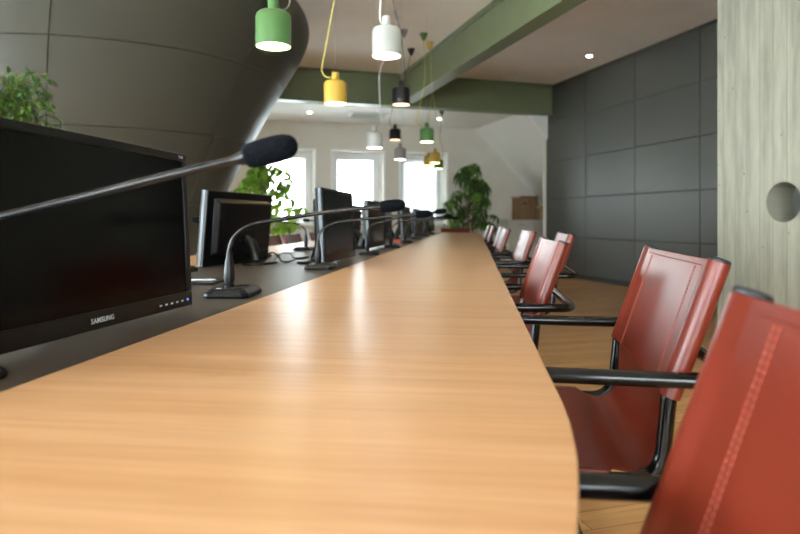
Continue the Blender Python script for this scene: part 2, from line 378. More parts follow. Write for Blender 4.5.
# free-standing concrete wall with a cored hole
def conc_wall():
    u0, u1, v0, v1, z1 = 3.25, 3.45, -.6, 3.42, H
    hv, hz, r = 2.913, 1.053, .121; N = 48
    mb = MB()
    sq = .25
    for u in (u0, u1):
        ring = [(u, hv+r*math.cos(2*PI*k/N), hz+r*math.sin(2*PI*k/N)) for k in range(N)]
        sqp = []
        for k in range(N):
            a = 2*PI*k/N; c, s = math.cos(a), math.sin(a); q = sq/max(abs(c), abs(s)); sqp.append((u, hv+q*c, hz+q*s))
        mb.add(ring+sqp, [(k, (k+1) % N, N+(k+1) % N, N+k) for k in range(N)])
        for (a, b, c, d) in ((v0, hv-sq, 0, z1), (hv+sq, v1, 0, z1), (hv-sq, hv+sq, 0, hz-sq), (hv-sq, hv+sq, hz+sq, z1)):
            mb.add([(u, a, c), (u, b, c), (u, b, d), (u, a, d)], [(0, 1, 2, 3)])
    ring2 = [(u, hv+r*math.cos(2*PI*k/N), hz+r*math.sin(2*PI*k/N)) for u in (u0, u1) for k in range(N)]
    mb.add(ring2, [(k, (k+1) % N, N+(k+1) % N, N+k) for k in range(N)])
    for v in (v0, v1): mb.add([(u0, v, 0), (u1, v, 0), (u1, v, z1), (u0, v, z1)], [(0, 1, 2, 3)])
    o = struct(mb, 'wall_concrete', 'conc', smooth=30)
conc_wall()

# curved pod: leaning drum of grey panels, widening towards the ceiling
def pod():
    prof = [(0, .60), (.72, .93), (1.2, 1.165), (1.69, 1.41), (2.0, 1.575), (2.3, 1.745), (2.49, 1.86), (2.65, 1.945), (2.79, 2.0), (2.93, 2.0), (3.06, 1.93), (3.18, 1.79), (3.27, 1.62), (3.33, 1.42)]
    def rad(z):
        for (a, ra), (b, rb), in zip(prof, prof[1:]):
            if z <= b: break
        i = prof.index((b, rb)); P = [prof[max(0, i-2)], prof[i-1], prof[i], prof[min(len(prof)-1, i+1)]]
        t = (z-P[1][0])/(P[2][0]-P[1][0]); m1 = (P[2][1]-P[0][1])/max(1e-6, P[2][0]-P[0][0])*(P[2][0]-P[1][0]); m2 = (P[3][1]-P[1][1])/max(1e-6, P[3][0]-P[1][0])*(P[2][0]-P[1][0])
        h = (2*t**3-3*t*t+1)*P[1][1]+(t**3-2*t*t+t)*m1+(-2*t**3+3*t*t)*P[2][1]+(t**3-t*t)*m2
        return h
    zj = [.47, 1.08, 1.69, 2.30, 2.96]; g = .005
    zs = [0+.02+i*.055 for i in range(61) if .02+i*.055 < 3.33]+[3.329]
    zs = [z for z in zs if all(abs(z-j) > .02 for j in zj)]
    zz = sorted([(z, 0) for z in zs]+[(j+s*g, 0) for j in zj for s in (-1, 1)]+[(j+s*g*.6, 1) for j in zj for s in (-1, 1)])
    tj = [R(-78.2+360/7*i) % (2*PI) for i in range(7)]
    gt = .0034
    ts = [2*PI*i/112 for i in range(112)]
    ts = [t for t in ts if all(abs((t-j+PI) % (2*PI)-PI) > .015 for j in tj)]
    tt = sorted([(t, 0) for t in ts]+[((j+s*gt) % (2*PI), 0) for j in tj for s in (-1, 1)]+[((j+s*gt*.6) % (2*PI), 1) for j in tj for s in (-1, 1)])
    mb = MB(); nu, nv = len(tt), len(zz)
    def fn(i, j):
        z, a = zz[j]; t, b = tt[i]; q = ((t-R(-78.2)+PI) % (2*PI)-PI)/R(50); t += .13*(z-2.3)*max(0, 1-q*q); r = rad(z)-(.012 if (a or b) else 0)
        return (r*math.cos(t), r*.93*math.sin(t), z)
    v = [fn(i, j) for j in range(nv) for i in range(nu)]; f = []; mi = []
    for j in range(nv-1):
        for i in range(nu):
            k = (i+1) % nu; f.append((j*nu+i, j*nu+k, (j+1)*nu+k, (j+1)*nu+i))
            mi.append(1 if (zz[j][1] and zz[j+1][1]) or (tt[i][1] and tt[k][1]) else 0)
    mb.v = v; mb.f = f; mb.mi = mi
    o = mb.build('wall_pod', ['pod', 'joint'], smooth=25, loc=(-2.92, 6.13, 0)); o['kind'] = 'structure'
pod()

# radiator under the first window
rad = empty('radiator', (0, 0, 0), TH); tag(rad, 'white ribbed radiator under the leftmost far window', 'radiator')
mb = MB()
for i in range(13): mb.box(.86, 1.78, VF-.11, VF-.05, .14+i*.05, .175+i*.05)
mb.build('radiator_fins', 'frame', rad, bevel=.006)
for u in (.95, 1.69): MB().box(u-.02, u+.02, VF-.09, VF-.0005, .10, .80).build('bracket', 'frame', rad)

# ceiling fittings
def RV(u, v, z): return Matrix.Rotation(TH, 3, 'Z') @ Vector((u, v, z))
for (x, y, z, lab) in ((-1.6, 11.0, ZL, 'small round downlight in the rear ceiling left of the grille'), (.74, 11.67, ZL, 'small round downlight in the rear ceiling right of the grille'),
                       (2.73, 8.97, H, 'small round downlight in the front ceiling near the grey panel wall')):
    d = empty('downlight', (x, y, z)); tag(d, lab, 'ceiling light', 'recessed downlights')
    MB().lathe([(.052, -.006), (.052, 0), (.036, 0), (.036, -.006)], 24, cap=False).add([], []).build('ring', 'frame', d)
    MB().lathe([(.037, -.004), (.037, -.001)], 24).build('lens', 'spot', d)
t = empty('ceiling_grille', (-.62, 11.27, ZL), TH); tag(t, 'square white air grille in the rear ceiling', 'vent')
MB().box(-.36, .36, -.3, .3, -.015, -.0005).build('frame', 'vent', t, bevel=.004)
mb = MB()
for i in range(9): mb.box(-.26, .26, -.21+i*.05, -.185+i*.05, -.02, -.0155)
mb.build('slats', 'ventd', t)
t = MB().lathe([(.13, -.02), (.14, -.008), (.14, -.0005)], 32).build('smoke_detector', 'ceil', loc=(1.87, 10.3, H)); tag(t, 'flat round disc on the front ceiling right of the green beam', 'ceiling speaker')
t['category'] = 'vent'

# ------------------------------------------------------------------ the conference table
TR = -math.atan(.12); cs, sn = math.cos(TR), math.sin(TR)
def TW(X, Y, z=0): return Vector((X*cs-Y*sn, X*sn+Y*cs, z))
ZT = .74
XR, XB, XC, XL = .0962, -.551, -1.196, -1.62; XM = (XR+XL)/2; HW = (XR-XL)/2
table = empty('conference_table', (0, 0, 0), TR); tag(table, 'very long conference table with wood borders and a dark centre strip', 'table')
RA = 1.5
def ylo(X): return .715-math.sqrt(max(0, RA*RA-(abs(X-XM)+RA-HW)**2))
def yhi(X): return 10.15+(.715-ylo(X))*.62
def strip(x0, x1, lo, hi, nx=60):
    xs = [x0+(x1-x0)*(.5-.5*math.cos(PI*i/nx)) for i in range(nx+1)]
    return [(x, lo(x)) for x in xs]+[(x, hi(x)) for x in reversed(xs)]
def seam(y): return lambda X: y
def smax(X): return ylo(X)
xs_end = None
def board(x0, x1, lo, hi, m, name='tabletop', bevel=.0004):
    MB().prism(strip(x0, x1, lo, hi), ZT-.025, ZT).build(name, m, table, bevel=bevel, smooth=30, seg=2)
g = .0002
S1 = .933
board(XB+g, XR, ylo, seam(S1-g), 'oakA'); board(XB+g, XR, seam(S1+g), seam(4.3-g), 'oakB'); board(XB+g, XR, seam(4.3+g), yhi, 'oakB')
board(XL, XC-g, ylo, seam(S1-g), 'oakC'); board(XL, XC-g, seam(S1+g), yhi, 'oakC')
MB().prism(strip(XC+g, XB-g, ylo, yhi), ZT-.025, ZT-.0003).build('centre_strip', 'lino', table, bevel=.001, smooth=30)
for Y in (.55, 2.9, 5.3, 7.7, 9.9):
    mb = MB(); mb.box(XC+.05, XC+.10, Y-.28, Y+.28, 0, ZT-.026); mb.build('leg', 'plastic', table, bevel=.004)
    mb = MB(); mb.box(XB-.10, XB-.05, Y-.28, Y+.28, 0, ZT-.026); mb.build('leg', 'plastic', table, bevel=.004)
MB().box(XM-.03, XM+.03, .3, 10.1, ZT-.09, ZT-.03).build('rail', 'plastic', table)

# ------------------------------------------------------------------ cantilever chairs
def make_chair(top, label, group):
    ch = empty('cantilever_chair', (0, 0, 0)); tag(ch, label, 'chair', group)
    r = .0125; za = .691 if top > .85 else .66; W = .25
    lean = .35
    zp = za-.035                       # pocket end
    def px(z): return -(top-z)*lean
    # arm and floor frame, one bent tube
    loop = [(.025, .285, za), (-.57, .285, za), (-.57, .285, r), (.05, .285, r), (.05, -.285, r), (-.57, -.285, r), (-.57, -.285, za), (.025, -.285, za)]
    MB().tube(fillet(loop, .055, 7, closed=True), r, 14, closed=True).build('frame', 'tube', ch, smooth=60)
    # seat and back tube
    zs = .515; cx = px(zp)-.002
    def side(y): return fillet([(0, y, top-.001), (px(zp), y, zp), (cx-.012, y, zs), (-.57, y, zs)], .062, 10)
    for y in (-W, W):
        MB().tube(side(y), r, 14).build('post', 'tube', ch, smooth=60)
        e_ = MB().lathe([(.0130, -.010), (.0160, -.004), (.0168, .002), (.0145, .0046), (.006, .0055)], 24).build('end_cap', 'rubber', ch, loc=(px(top)+.0012, y, top+.0035)); e_.rotation_euler = (0, math.atan(lean), 0)
    MB().tube([(-.57, -.285, zs), (-.57, .285, zs)], r*.9, 12).build('crossbar', 'tube', ch, smooth=60)
    # small lugs from the posts to the rear loop
    for y in (-W, W): MB().tube([(px(za), y, za), (.025, y*1.0, za)], .006, 8).build('lug', 'tube', ch, smooth=60)
    # leather back: closed section with a pocket round each post
    pr = .0175; n = 12; sec = []
    for k in range(n+1):               # pocket at +W
        a = -PI/2+PI*k/n*1.0; sec.append((math.sin(a)*pr, W+math.cos(a)*pr))
    # sec: x from -pr (front) .. +pr (rear) round the outside
    ys = [W-.004-.0034*i for i in range(10)]; ys += [ys[-1]-(2*ys[-1])*i/12 for i in range(1, 12)]+[-y for y in ys[::-1]]
    def fx(y): k = min(1, max(0, (W-.004-abs(y))/.03)); return -pr+.0045*k*k*(3-2*k)
    def rx(y): k = min(1, max(0, (W-.012-abs(y))/.022)); return pr+(-pr+.0045+.0055-pr)*k*k*(3-2*k)
    rear = [(rx(y), y) for y in ys]; front = [(fx(y), y) for y in ys]
    sec2 = [(x, -y) for x, y in sec][::-1]
    outline = sec+rear+sec2+[(x, y) for x, y in front[::-1]]
    def place(xo, y, z, s=1): return Vector((px(z)+xo*.944, y, z-xo*.33))
    mb = MB(); zz = [top+.002, top-.006]+[top-.006-(top-.006-zp)*i/10 for i in range(1, 11)]
    N = len(outline); nv = len(zz); v = []
    for z in zz:
        k = (top-z)/(top-zp)
        for (x, y) in outline:
            sag = .012*math.sin(PI*min(1, max(0, (W-abs(y))/(2*W)*2)) * .5)*(.4+.6*k)
            v.append(place(x+sag*(abs(y) < W-.01), y, z))
    f = [(j*N+i, j*N+(i+1) % N, (j+1)*N+(i+1) % N, (j+1)*N+i) for j in range(nv-1) for i in range(N)]
    f += [tuple(range(N)), tuple((nv-1)*N+i for i in range(N))[::-1]]
    mb.add(v, f); back = mb.build('backrest', 'leather', ch, smooth=40, bevel=.001)
    # folded hem across the top and along the pockets
    mb = MB()
    def fy(y, z):
        k = (top-z)/(top-zp); sag = .012*math.sin(PI*min(1, max(0, (W-abs(y))/(2*W)*2))*.5)*(.4+.6*k)
        return place(-pr+.0045-.0003+sag, y, z)
    L = [fy(-(W-.05)+i*(2*W-.10)/12, top-.009) for i in range(13)]; mb.tube(L, .0009, 6)
    mb.build('piping', 'leather', back)
    for s in (-1, 1):
        mb = MB(); z = top-.013
        while z > zp+.004:
            for o in (.076, .084):
                a = fy(s*(W-o), z)+Vector((-.0002, 0, 0)); b = fy(s*(W-o), z-.0042)+Vector((-.0002, 0, 0)); mb.tube([a, b], .0005, 5)
            z -= .0062
        mb.build('stitching', 'stitch', back, smooth=0)
    # sling: from the back through the corner to the seat front
    path = fillet([(px(zp+.03), 0, zp+.03), (px(zp), 0, zp), (cx-.006, 0, zs+.004), (-.54, 0, zs+.004)], .07, 9)
    # resample by length
    L = [0]
    for a, b in zip(path, path[1:]): L.append(L[-1]+(b-a).length)
    def at(s):
        for i in range(len(L)-1):
            if s <= L[i+1]: break
        t = (s-L[i])/max(1e-9, L[i+1]-L[i]); p = path[i].lerp(path[i+1], t); d = (path[i+1]-path[i]).normalized(); return p, d
    sc0, sc1 = .035, .235   # exposed corner of the tube
    tot = L[-1]; NS = 46; NW = 22; mb = MB()
    def hw(s):
        full = W+.012
        if s < sc0: return W-.02
        if s > sc1: return full
        k = (s-sc0)/(sc1-sc0)
        if k > .90: q = (k-.90)/.10; return W-.02+(full-W+.02)*q*q
        return W-.02-.012*math.sin(k/.9*PI)
    top_v = []; bot_v = []
    for j in range(NS+1):
        s = tot*j/NS; p, d = at(s); nrm = Vector((-d.z, 0, d.x)) if False else Vector((d.z, 0, -d.x))
        if nrm.x > 0 and abs(nrm.x) > abs(nrm.z): nrm = -nrm
        if nrm.z < 0 and abs(nrm.z) >= abs(nrm.x): nrm = -nrm
        for i in range(NW+1):
            u = -1+2*i/NW; y = u*hw(s); sag = .018*(1-u*u); lift = .014 if s > sc1 else .014*max(0, (s-sc1+.05)/.05)
            if s > sc1 and abs(y) > W-.03: lift *= 1
            q = p+Vector((0, y, 0))-nrm*(sag-lift)
            top_v.append(q); bot_v.append(q-nrm*.004)
    W1 = NW+1; off = (NS+1)*W1
    f = []
    for j in range(NS):
        for i in range(NW):
            a = j*W1+i; f.append((a, a+1, a+1+W1, a+W1)); f.append((off+a, off+a+W1, off+a+1+W1, off+a+1))
    for j in range(NS):
        a = j*W1; f.append((a, a+W1, off+a+W1, off+a)); a = j*W1+NW; f.append((a, off+a, off+a+W1, a+W1))
    for i in range(NW):
        f.append((i, off+i, off+i+1, i+1)); a = NS*W1+i; f.append((a, a+1, off+a+1, off+a))
    mb.add(top_v+bot_v, f); mb.build('seat', 'leather', ch, smooth=50)
    # seat side pockets wrapped round the rails
    for s in (-1, 1):
        mb = MB(); mb.tube([(-.185, s*W, zs), (-.20, s*W, zs), (-.52, s*W, zs), (-.542, s*W, zs)], [.0155, .0175, .0175, .0165], 14); mb.build('seat_pocket', 'leather', ch, smooth=60)
    return ch

rightchairs = [  # x, y, extra turn, label
    (.272, .287, 0, 'nearest red leather chair, cut off by the right edge of the picture'),
    (.555, 1.240, -3.5, 'red leather cantilever chair second in the right-hand row, in sharp focus'),
    (.505, 2.060, 0, 'third red leather chair of the right row, pushed close to the table edge'),
    (.825, 3.10, -2, 'fourth red leather chair of the right row, pulled out behind the third chair'),
    (.825, 3.985, 2, 'fifth red leather chair of the right row, standing clear between its neighbours'),
    (.855, 5.00, 1, 'sixth red leather chair of the right row, just left of the clear-standing one'),
    (.990, 6.05, 0, 'seventh red leather chair of the right row, shining white in the window light'),
    (1.060, 7.05, 0, 'eighth red leather chair of the right row, a thin pale sliver'),
    (1.165, 8.10, 0, 'ninth red leather chair of the right row, near the big plant'),
    (1.320, 9.10, 0, 'farthest red leather chair of the right row, beside the table end')]
proto = make_chair(.872, 'red leather chair', 'red leather chairs along the right side of the table')
for i, (x, y, e, lab) in enumerate(rightchairs):
    o = proto if i == 0 else copy_tree(proto)
    o.location = (x, y, 0); o.rotation_euler = (0, 0, TR+R(e)); o['label'] = lab
proto = make_chair(.80, 'red leather chair', 'red leather chairs on the far side of the table')
for i, (x, y, e, lab) in enumerate([(-1.19, 5.66, 180, 'lower red leather chair across the table, first to the right of the back-turned monitor'),
                                    (-1.10, 6.30, 180, 'lower red leather chair across the table, just left of a far microphone'),
                                    (-.985, 7.30, 180, 'lower red leather chair across the table, mostly hidden behind the third monitor'),
                                    (1.02, 11.45, 97, 'red leather chair at the far head of the table under the big plant')]):
    o = proto if i == 0 else copy_tree(proto)
    o.location = (x, y, 0); o.rotation_euler = (0, 0, TR+R(e)); o['label'] = lab
    if i == 3: o['group'] = 'chair at the table head'

# ------------------------------------------------------------------ monitors
def text_mesh(name, body, size, m, parent, loc, rot=(PI/2, 0, 0), bold=0):
    cu = bpy.data.curves.new(name, 'FONT'); cu.body = body; cu.size = size; cu.extrude = .0003; cu.align_x = 'CENTER'; cu.align_y = 'CENTER'; cu.offset = bold; cu.space_character = 1.12
    tmp = bpy.data.objects.new(name, cu); C.objects.link(tmp)
    me = bpy.data.meshes.new_from_object(tmp); bpy.data.objects.remove(tmp); me.materials.clear(); me.materials.append(M[m])
    o = bpy.data.objects.new(name, me); C.objects.link(o); o.parent = parent; o.location = loc; o.rotation_euler = rot; return o
def make_monitor(label, logo=True, side='bezel', z0=.015, tilt=2.7):
    mo = empty('computer_monitor', (0, 0, 0)); tag(mo, label, 'monitor', 'computer monitors on the centre strip')
    w, h = .295, .332; tl = R(tilt)
    def tf(): return Matrix.Translation((0, 0, z0)) @ Matrix.Rotation(-tl, 4, 'X')
    T = tf(); by, top_b, bot_b, sb = .006, .016, .031, .016
    mb = MB()   # casing
    mb.box(-w, w, .0145, .028, 0, h, tf=T)
    case = mb.build('casing', 'plastic', mo, bevel=.004)
    MB().box(-w, w, 0, .0145, 0, h, tf=T).build('front_shell', side, mo, bevel=.002)
    mb = MB()   # bezel frame standing proud of the screen
    mb.box(-w, w, -by, 0, 0, bot_b, tf=T); mb.box(-w, w, -by, 0, h-top_b, h, tf=T)
    mb.box(-w, -w+sb, -by, 0, bot_b, h-top_b, tf=T); mb.box(w-sb, w, -by, 0, bot_b, h-top_b, tf=T)
    bz = mb.build('bezel', 'bezel', mo, bevel=.0018)
    MB().box(-w+sb-.002, w-sb+.002, -.002, -.0005, bot_b-.002, h-top_b+.002, tf=T).build('screen', 'screen', mo, smooth=0)
    mb = MB()   # bulging back shell
    ring = lambda x, zl, zh, y: [T @ Vector(p) for p in ((-x, y, zl), (x, y, zl), (x, y, zh), (-x, y, zh))]
    a = ring(w*.86, .04, h-.03, .028); b = ring(w*.78, .06, h-.05, .058)
    mb.add(a+b, [(0, 1, 2, 3), (4, 7, 6, 5)]+[(i, (i+1) % 4, 4+(i+1) % 4, 4+i) for i in range(4)])
    shell = mb.build('back_shell', 'plastic', mo, bevel=.008, seg=3)
    mb = MB()
    for k in range(9): mb.box(-w*.62, w*.62, .058, .0595, h-.075-k*.006, h-.072-k*.006, tf=T)
    mb.box(-.06, .06, .058, .064, .10, .16, tf=T); mb.box(-.16, .16, .058, .061, .075, .092, tf=T)
    mb.build('vent', 'bezel', shell)
    mb = MB(); mb.tube([T @ Vector((0, .055, .12)), T @ Vector((0, .09, .10)), (0, .12, .03), (0, .12, .012)], [.02, .024, .026, .03], 14); mb.build('stand_neck', 'plastic', mo)
    MB().lathe([(.12, 0), (.122, .004), (.115, .010), (.03, .018)], 40, (0, .14, 0), sy=.55).build('stand_base', 'plastic', mo)
    if logo:
        text_mesh('brand_lettering', 'SAMSUNG', .0125, 'print', bz, T @ Vector((-.012, -by-.0002, .0148)), (PI/2-tl, 0, 0), .0001)
        text_mesh('model_lettering', '2243', .0085, 'print', bz, T @ Vector((w-.024, -by-.0002, h-.0085)), (PI/2-tl, 0, 0))
    mb = MB()
    for k in range(5): mb.box(.165+k*.021, .172+k*.021, -by-.0008, -by, .012, .0155, tf=T)
    mb.build('button', 'print', bz)
    MB().box(.272, .277, -by-.0008, -by, .012, .0165, tf=T).build('power_light', 'led', bz)
    return mo
m1 = make_monitor('large dark monitor nearest the camera with silver lettering on its bezel')
m1.location = (-.516, 1.087, ZT); m1.rotation_euler = (0, 0, R(80))
m2s = make_monitor('monitor seen from behind with its side pale from reflected light, left of the first upright microphone', False, 'side_sheen', .004, 4.6)
m2s.location = (-.79, 2.95, ZT); m2s.rotation_euler = (0, 0, R(-105.5))
mons = [((-.285, 2.99), 81.3, 'monitor facing the right-hand chairs beside the second microphone'), ((-.165, 4.55), 81, 'monitor facing the right-hand chairs, next beyond the one with the second microphone'),
        ((.075, 6.45), 81, 'dark narrow monitor behind the pair of far microphone stems, fifth from the camera'), ((.235, 7.65), 81, 'dark monitor sixth along the right side of the centre strip'),
        ((.39, 8.9), 81, 'dark monitor seventh along the right side of the centre strip'), ((.53, 10.1), 81, 'dark monitor at the far end of the centre strip, nearest the big plant')]
m3 = make_monitor('x', False, 'side_sheen')
for i, ((x, y), a, lab) in enumerate(mons):
    o = m3 if i == 0 else copy_tree(m3)
    o.location = (x, y, ZT); o.rotation_euler = (0, 0, R(a)); o['label'] = lab
for (x, y), lab in (((-.44, 5.1), 'back-turned monitor on the left side of the centre strip, second from the camera'), ((-.20, 7.0), 'back-turned monitor on the left side of the centre strip, third from the camera'), ((.08, 9.2), 'back-turned monitor on the left side of the centre strip, farthest')):
    o = copy_tree(m2s); o.location = (x, y, ZT); o.rotation_euler = (0, 0, R(-99)); o['label'] = lab

# ------------------------------------------------------------------ gooseneck microphones
def make_mic(label, pts, stem, rz=0):
    """pts: gooseneck points relative to the stem foot, last two are the foam ends"""
    mi = empty('gooseneck_microphone', (0, 0, 0)); tag(mi, label, 'microphone', 'gooseneck microphones on the table')
    # base with cut corners and sloped rim
    def oct_(a, b, c): return [(-a+c, -b), (a-c, -b), (a, -b+c), (a, b-c), (a-c, b), (-a+c, b), (-a, b-c), (-a, -b+c)]
    lay = [(.058, .080, .014, 0), (.060, .082, .014, .006), (.058, .080, .014, .012), (.046, .068, .012, .0225)]
    v = []; f = []
    for a, b, c, z in lay: v += [(x+.012, y, z) for x, y in oct_(a, b, c)]
    for j in range(3): f += [(j*8+i, j*8+(i+1) % 8, (j+1)*8+(i+1) % 8, (j+1)*8+i) for i in range(8)]
    f += [tuple(range(8))[::-1], tuple(24+i for i in range(8))]
    b = MB().add(v, f).build('base', 'mbase', mi, bevel=.0015, smooth=25)
    mb = MB(); mb.box(.028, .046, -.05, -.022, .0225, .0245); mb.build('button', 'plastic', b, bevel=.001)
    MB().box(-.02, -.008, -.048, -.036, .0225, .0235).build('indicator', 'print', b)
    mb = MB()
    for k in range(6): mb.box(.012, .044, .012+k*.007, .015+k*.007, .0225, .0232)
    mb.build('speaker_slots', 'plastic', b)
    MB().lathe([(.014, .022), (.0145, .028), (.0125, .030), (.0148, .045), (.0145, .065), (.0112, .09), (.0070, .112), (.0054, .122)], 20).build('stem_sleeve', 'mbase', mi)
    body = pts[:-1]
    P = cr([(0, 0, .115)]+body, 8); mb = MB(); mb.tube(P, .0055, 12); mb.build('gooseneck', 'neck', mi, smooth=60)
    a = Vector(pts[-2]); c = Vector(pts[-1]); d = (c-a); L = d.length; d.normalize()
    mb = MB(); rr = []; pp = []
    for t, r in ((-.30, .0055), (-.18, .0068), (.04, .0105)): pp.append(a+d*L*t); rr.append(r)
    mb.tube(pp, rr, 16); mb.build('capsule_holder', 'neck', mi, smooth=60)
    mb = MB(); pp = []; rr = []
    for t, r in ((0, .0105), (.03, .0136), (.10, .0152), (.35, .0163), (.6, .0163), (.78, .0151), (.9, .0122), (.97, .0075), (1.0, .002)): pp.append(a+d*L*t); rr.append(r)
    mb.tube(pp, rr, 24); mb.build('foam_windscreen', 'foam', mi, smooth=70)
    return mi
def micpts(reach, dy, zh, k=1.0):
    b = lambda z: .12+(z-.12)*k
    dx = reach; pts = [(.002, 0, b(.130)), (.010, dy*.02, b(.152)), (.030, dy*.06, b(.174)), (.056, dy*.13, b(.187)), (.095, dy*.22, b(.197))]
    z0 = b(.197); f = lambda t: z0+(zh-z0)*t
    return pts+[(dx*.47, dy*.5, f(.42)), (dx*.72, dy*.75, f(.76)), (dx-.033, dy*.95, f(.93)), (dx+.033, dy, zh+.004)]
# nearest microphone
f0 = Vector((-.573, .728, ZT))
m0 = [(-.573, .728, .875), (-.571, .730, .905), (-.558, .742, .926), (-.51, .765, .941), (-.40, .772, .968), (-.29, .75, .992), (-.2, .737, 1.0115), (-.182, .735, 1.0155), (-.120, .727, 1.0305)]
o = make_mic('nearest microphone, its blurred gooseneck crossing in front of the big monitor', [tuple(Vector(p)-f0) for p in m0], None); o.location = f0
r_m = [((-.461, 1.68), (.443, -.02, .240), 'in-focus microphone with octagonal base, second from the camera'),
       ((-.345, 2.62), (.445, 0, .228), 'third microphone from the camera, its base beside the forward-facing monitor'),
       ((-.195, 3.70), (.44, .03, .258), 'fourth microphone from the camera, its head raised highest of the row'),
       ((-.07, 4.68), (.43, 0, .236), 'fifth microphone from the camera on the right edge of the centre strip'),
       ((.045, 5.72), (.40, .02, .24), 'sixth microphone from the camera, beyond the fourth monitor'),
       ((.165, 6.9), (.40, 0, .24), 'seventh microphone from the camera on the right edge of the centre strip'),
       ((.305, 8.1), (.40, 0, .24), 'eighth microphone from the camera on the right edge of the centre strip'),
       ((.45, 9.3), (.40, 0, .24), 'farthest microphone on the right edge of the centre strip')]
for (x, y), (a, b, z), lab in r_m:
    o = make_mic(lab, micpts(a, b, z), None); o.location = (x, y, ZT); o.rotation_euler = (0, 0, TR*.3)
lm = make_mic('x', micpts(.36, 0, .205, .85), None)
for i, (x, y, lab) in enumerate([(-.86, 2.42, 'black microphone base at the left of the centre strip, beyond the big monitor'), (-.775, 3.43, 'microphone whose small foam head peeks out left of the back-turned monitor'),
                                 (-.648, 4.28, 'microphone across the table right of the back-turned monitor, bent to the left'), (-.53, 5.85, 'far microphone on the left side of the centre strip behind the third monitor'),
                                 (-.35, 6.15, 'distant microphone bent left, beyond the fourth monitor'), (-.2, 8.0, 'most distant microphone on the left side of the centre strip')]):
    o = lm if i == 0 else copy_tree(lm); o.location = (x, y, ZT); o.rotation_euler = (0, 0, PI+TR); o['label'] = lab

# small things on the strip
def cable(pts, lab): 
    o = MB().tube(cr(pts, 8), .0035, 8).build('cable', 'cable'); tag(o, lab, 'cable'); return o
z = ZT+.0045
cable([(-.79, 2.82, z), (-.76, 2.86, z), (-.71, 3.08, z+.012), (-.645, 3.14, z+.036), (-.60, 3.10, z+.012), (-.575, 3.03, z), (-.54, 3.0, z), (-.50, 3.05, z+.008), (-.44, 3.12, z+.006), (-.40, 3.20, z)], 'black cable looping from the back-turned monitor across the dark strip')
cable([(-.70, 3.02, z), (-.66, 2.94, z), (-.62, 3.02, z), (-.62, 3.25, z+.026), (-.59, 3.35, z+.02), (-.56, 3.30, z), (-.50, 3.4, z)], 'second black cable crossing behind the looped one')
t = MB().box(-.12, .12, -.085, .085, 0, .007).build('tablet', 'plastic', bevel=.003); t.location = (-.70, 2.03, ZT); t.rotation_euler = (0, 0, TR+R(4)); tag(t, 'thin black flat tablet lying just beyond the big monitor', 'tablet')
t = empty('pen', (-.655, 2.0, ZT+.0107), TR+R(14)); tag(t, 'silver pen lying on the flat black tablet', 'pen')
MB().tube([(-.06, 0, 0), (-.055, 0, 0), (.05, 0, 0), (.062, 0, 0)], [.001, .003, .003, .0015], 10).build('barrel', 'print', t)
MB().tube([(.01, .0, .0042), (.05, .0, .0048)], .0009, 6).build('clip', 'handle', t)
t = MB().box(-.035, .035, -.02, .02, 0, .022).build('marker_box', 'red', bevel=.004); t.location = (-.02, 6.9-.9, ZT); t.rotation_euler = (0, 0, .2); tag(t, 'small red box on the centre strip among the far monitors', 'box')
t = MB().box(-.15, .15, -.105, .105, 0, .035).build('paper_stack', 'paper', bevel=.001); t.location = (.02, 7.9, ZT); t.rotation_euler = (0, 0, .3); tag(t, 'stack of white paper on the centre strip among the far monitors', 'paper')

# ------------------------------------------------------------------ pendants
def pendant(x, y, z, color, cord, lab, bow=(-.07, 0), can=None, dia=.16, spin=0):
    p = empty('pendant_lamp', (x, y, z)); tag(p, lab, 'pendant lamp', 'coloured pendant lamps over the table')
    r = dia/2; h = .158
    u, v = x*math.cos(TH)+y*math.sin(TH), -x*math.sin(TH)+y*math.cos(TH)
    cz = (ZL if v > 9.84 else H)-z
    prof = [(r-.004, .006), (r-.004, .0), (r, .0), (r, h-.025), (r-.004, h-.012), (r-.014, h-.003), (r-.026, h), (.03, h+.006), (.0245, h+.012), (.0245, h+.055), (.022, h+.061), (.006, h+.063)]
    inner = [(r-.004, .006), (r-.004, h-.03), (.02, h-.01)]
    mb = MB(); mb.lathe(prof, 48, cap=False); mb.build('lamp_shade', color, p, smooth=35)
    MB().lathe(inner, 40, cap=False).build('reflector', 'lwhite', p)
    MB().lathe([(r-.0045, .003), (r-.0045, .008)], 40).build('diffuser', {'lgreen': 'bulb_g', 'lyellow': 'bulb_y', 'lblack': 'bulb_k'}.get(color, 'bulb'), p)
    MB().tube([(0, 0, h+.06), (0, 0, cz)], .0009, 6).build('suspension_wire', 'wire', p)
    cx_, cy_ = (can[0]-x, can[1]-y) if can else (.06, .03)
    a = Vector((bow[0], bow[1], 0)); up = Vector((0, 0, 1)); top = Vector((cx_, cy_, cz-.05)); k = (cz-h)
    pts = [Vector((a.x*.25, a.y*.25, h+.03)), a*.8+up*(h+.028), a*1.25+up*(h+.075), a*1.0+up*(h+.2), a*.25+Vector((cx_*.15, cy_*.15, h+k*.42)), Vector((cx_*.6, cy_*.6, h+k*.66))-up*.05, top]
    MB().tube(cr([tuple(q) for q in pts], 8), .0042, 8).build('cord', cord, p)
    MB().lathe([(.004, -.10), (.018, -.085), (.05, -.012), (.052, -.0005)], 24, (cx_, cy_, cz)).build('ceiling_canopy', color, p)
    return p
pendant(-.578, 2.84, 1.735, 'lgreen', 'cgrey', 'large green pendant lamp nearest the camera, at the top left', (.05, .06))
pendant(-.449, 4.33, 1.755, 'lyellow', 'cyellow', 'yellow pendant lamp with a looping yellow cord, left of the others', (-.075, 0), can=(-.44, 4.9))
pendant(-.074, 3.42, 1.845, 'lwhite', 'cwhite', 'large white pendant lamp at the top centre', (-.03, .03), can=(-.12, 3.9))
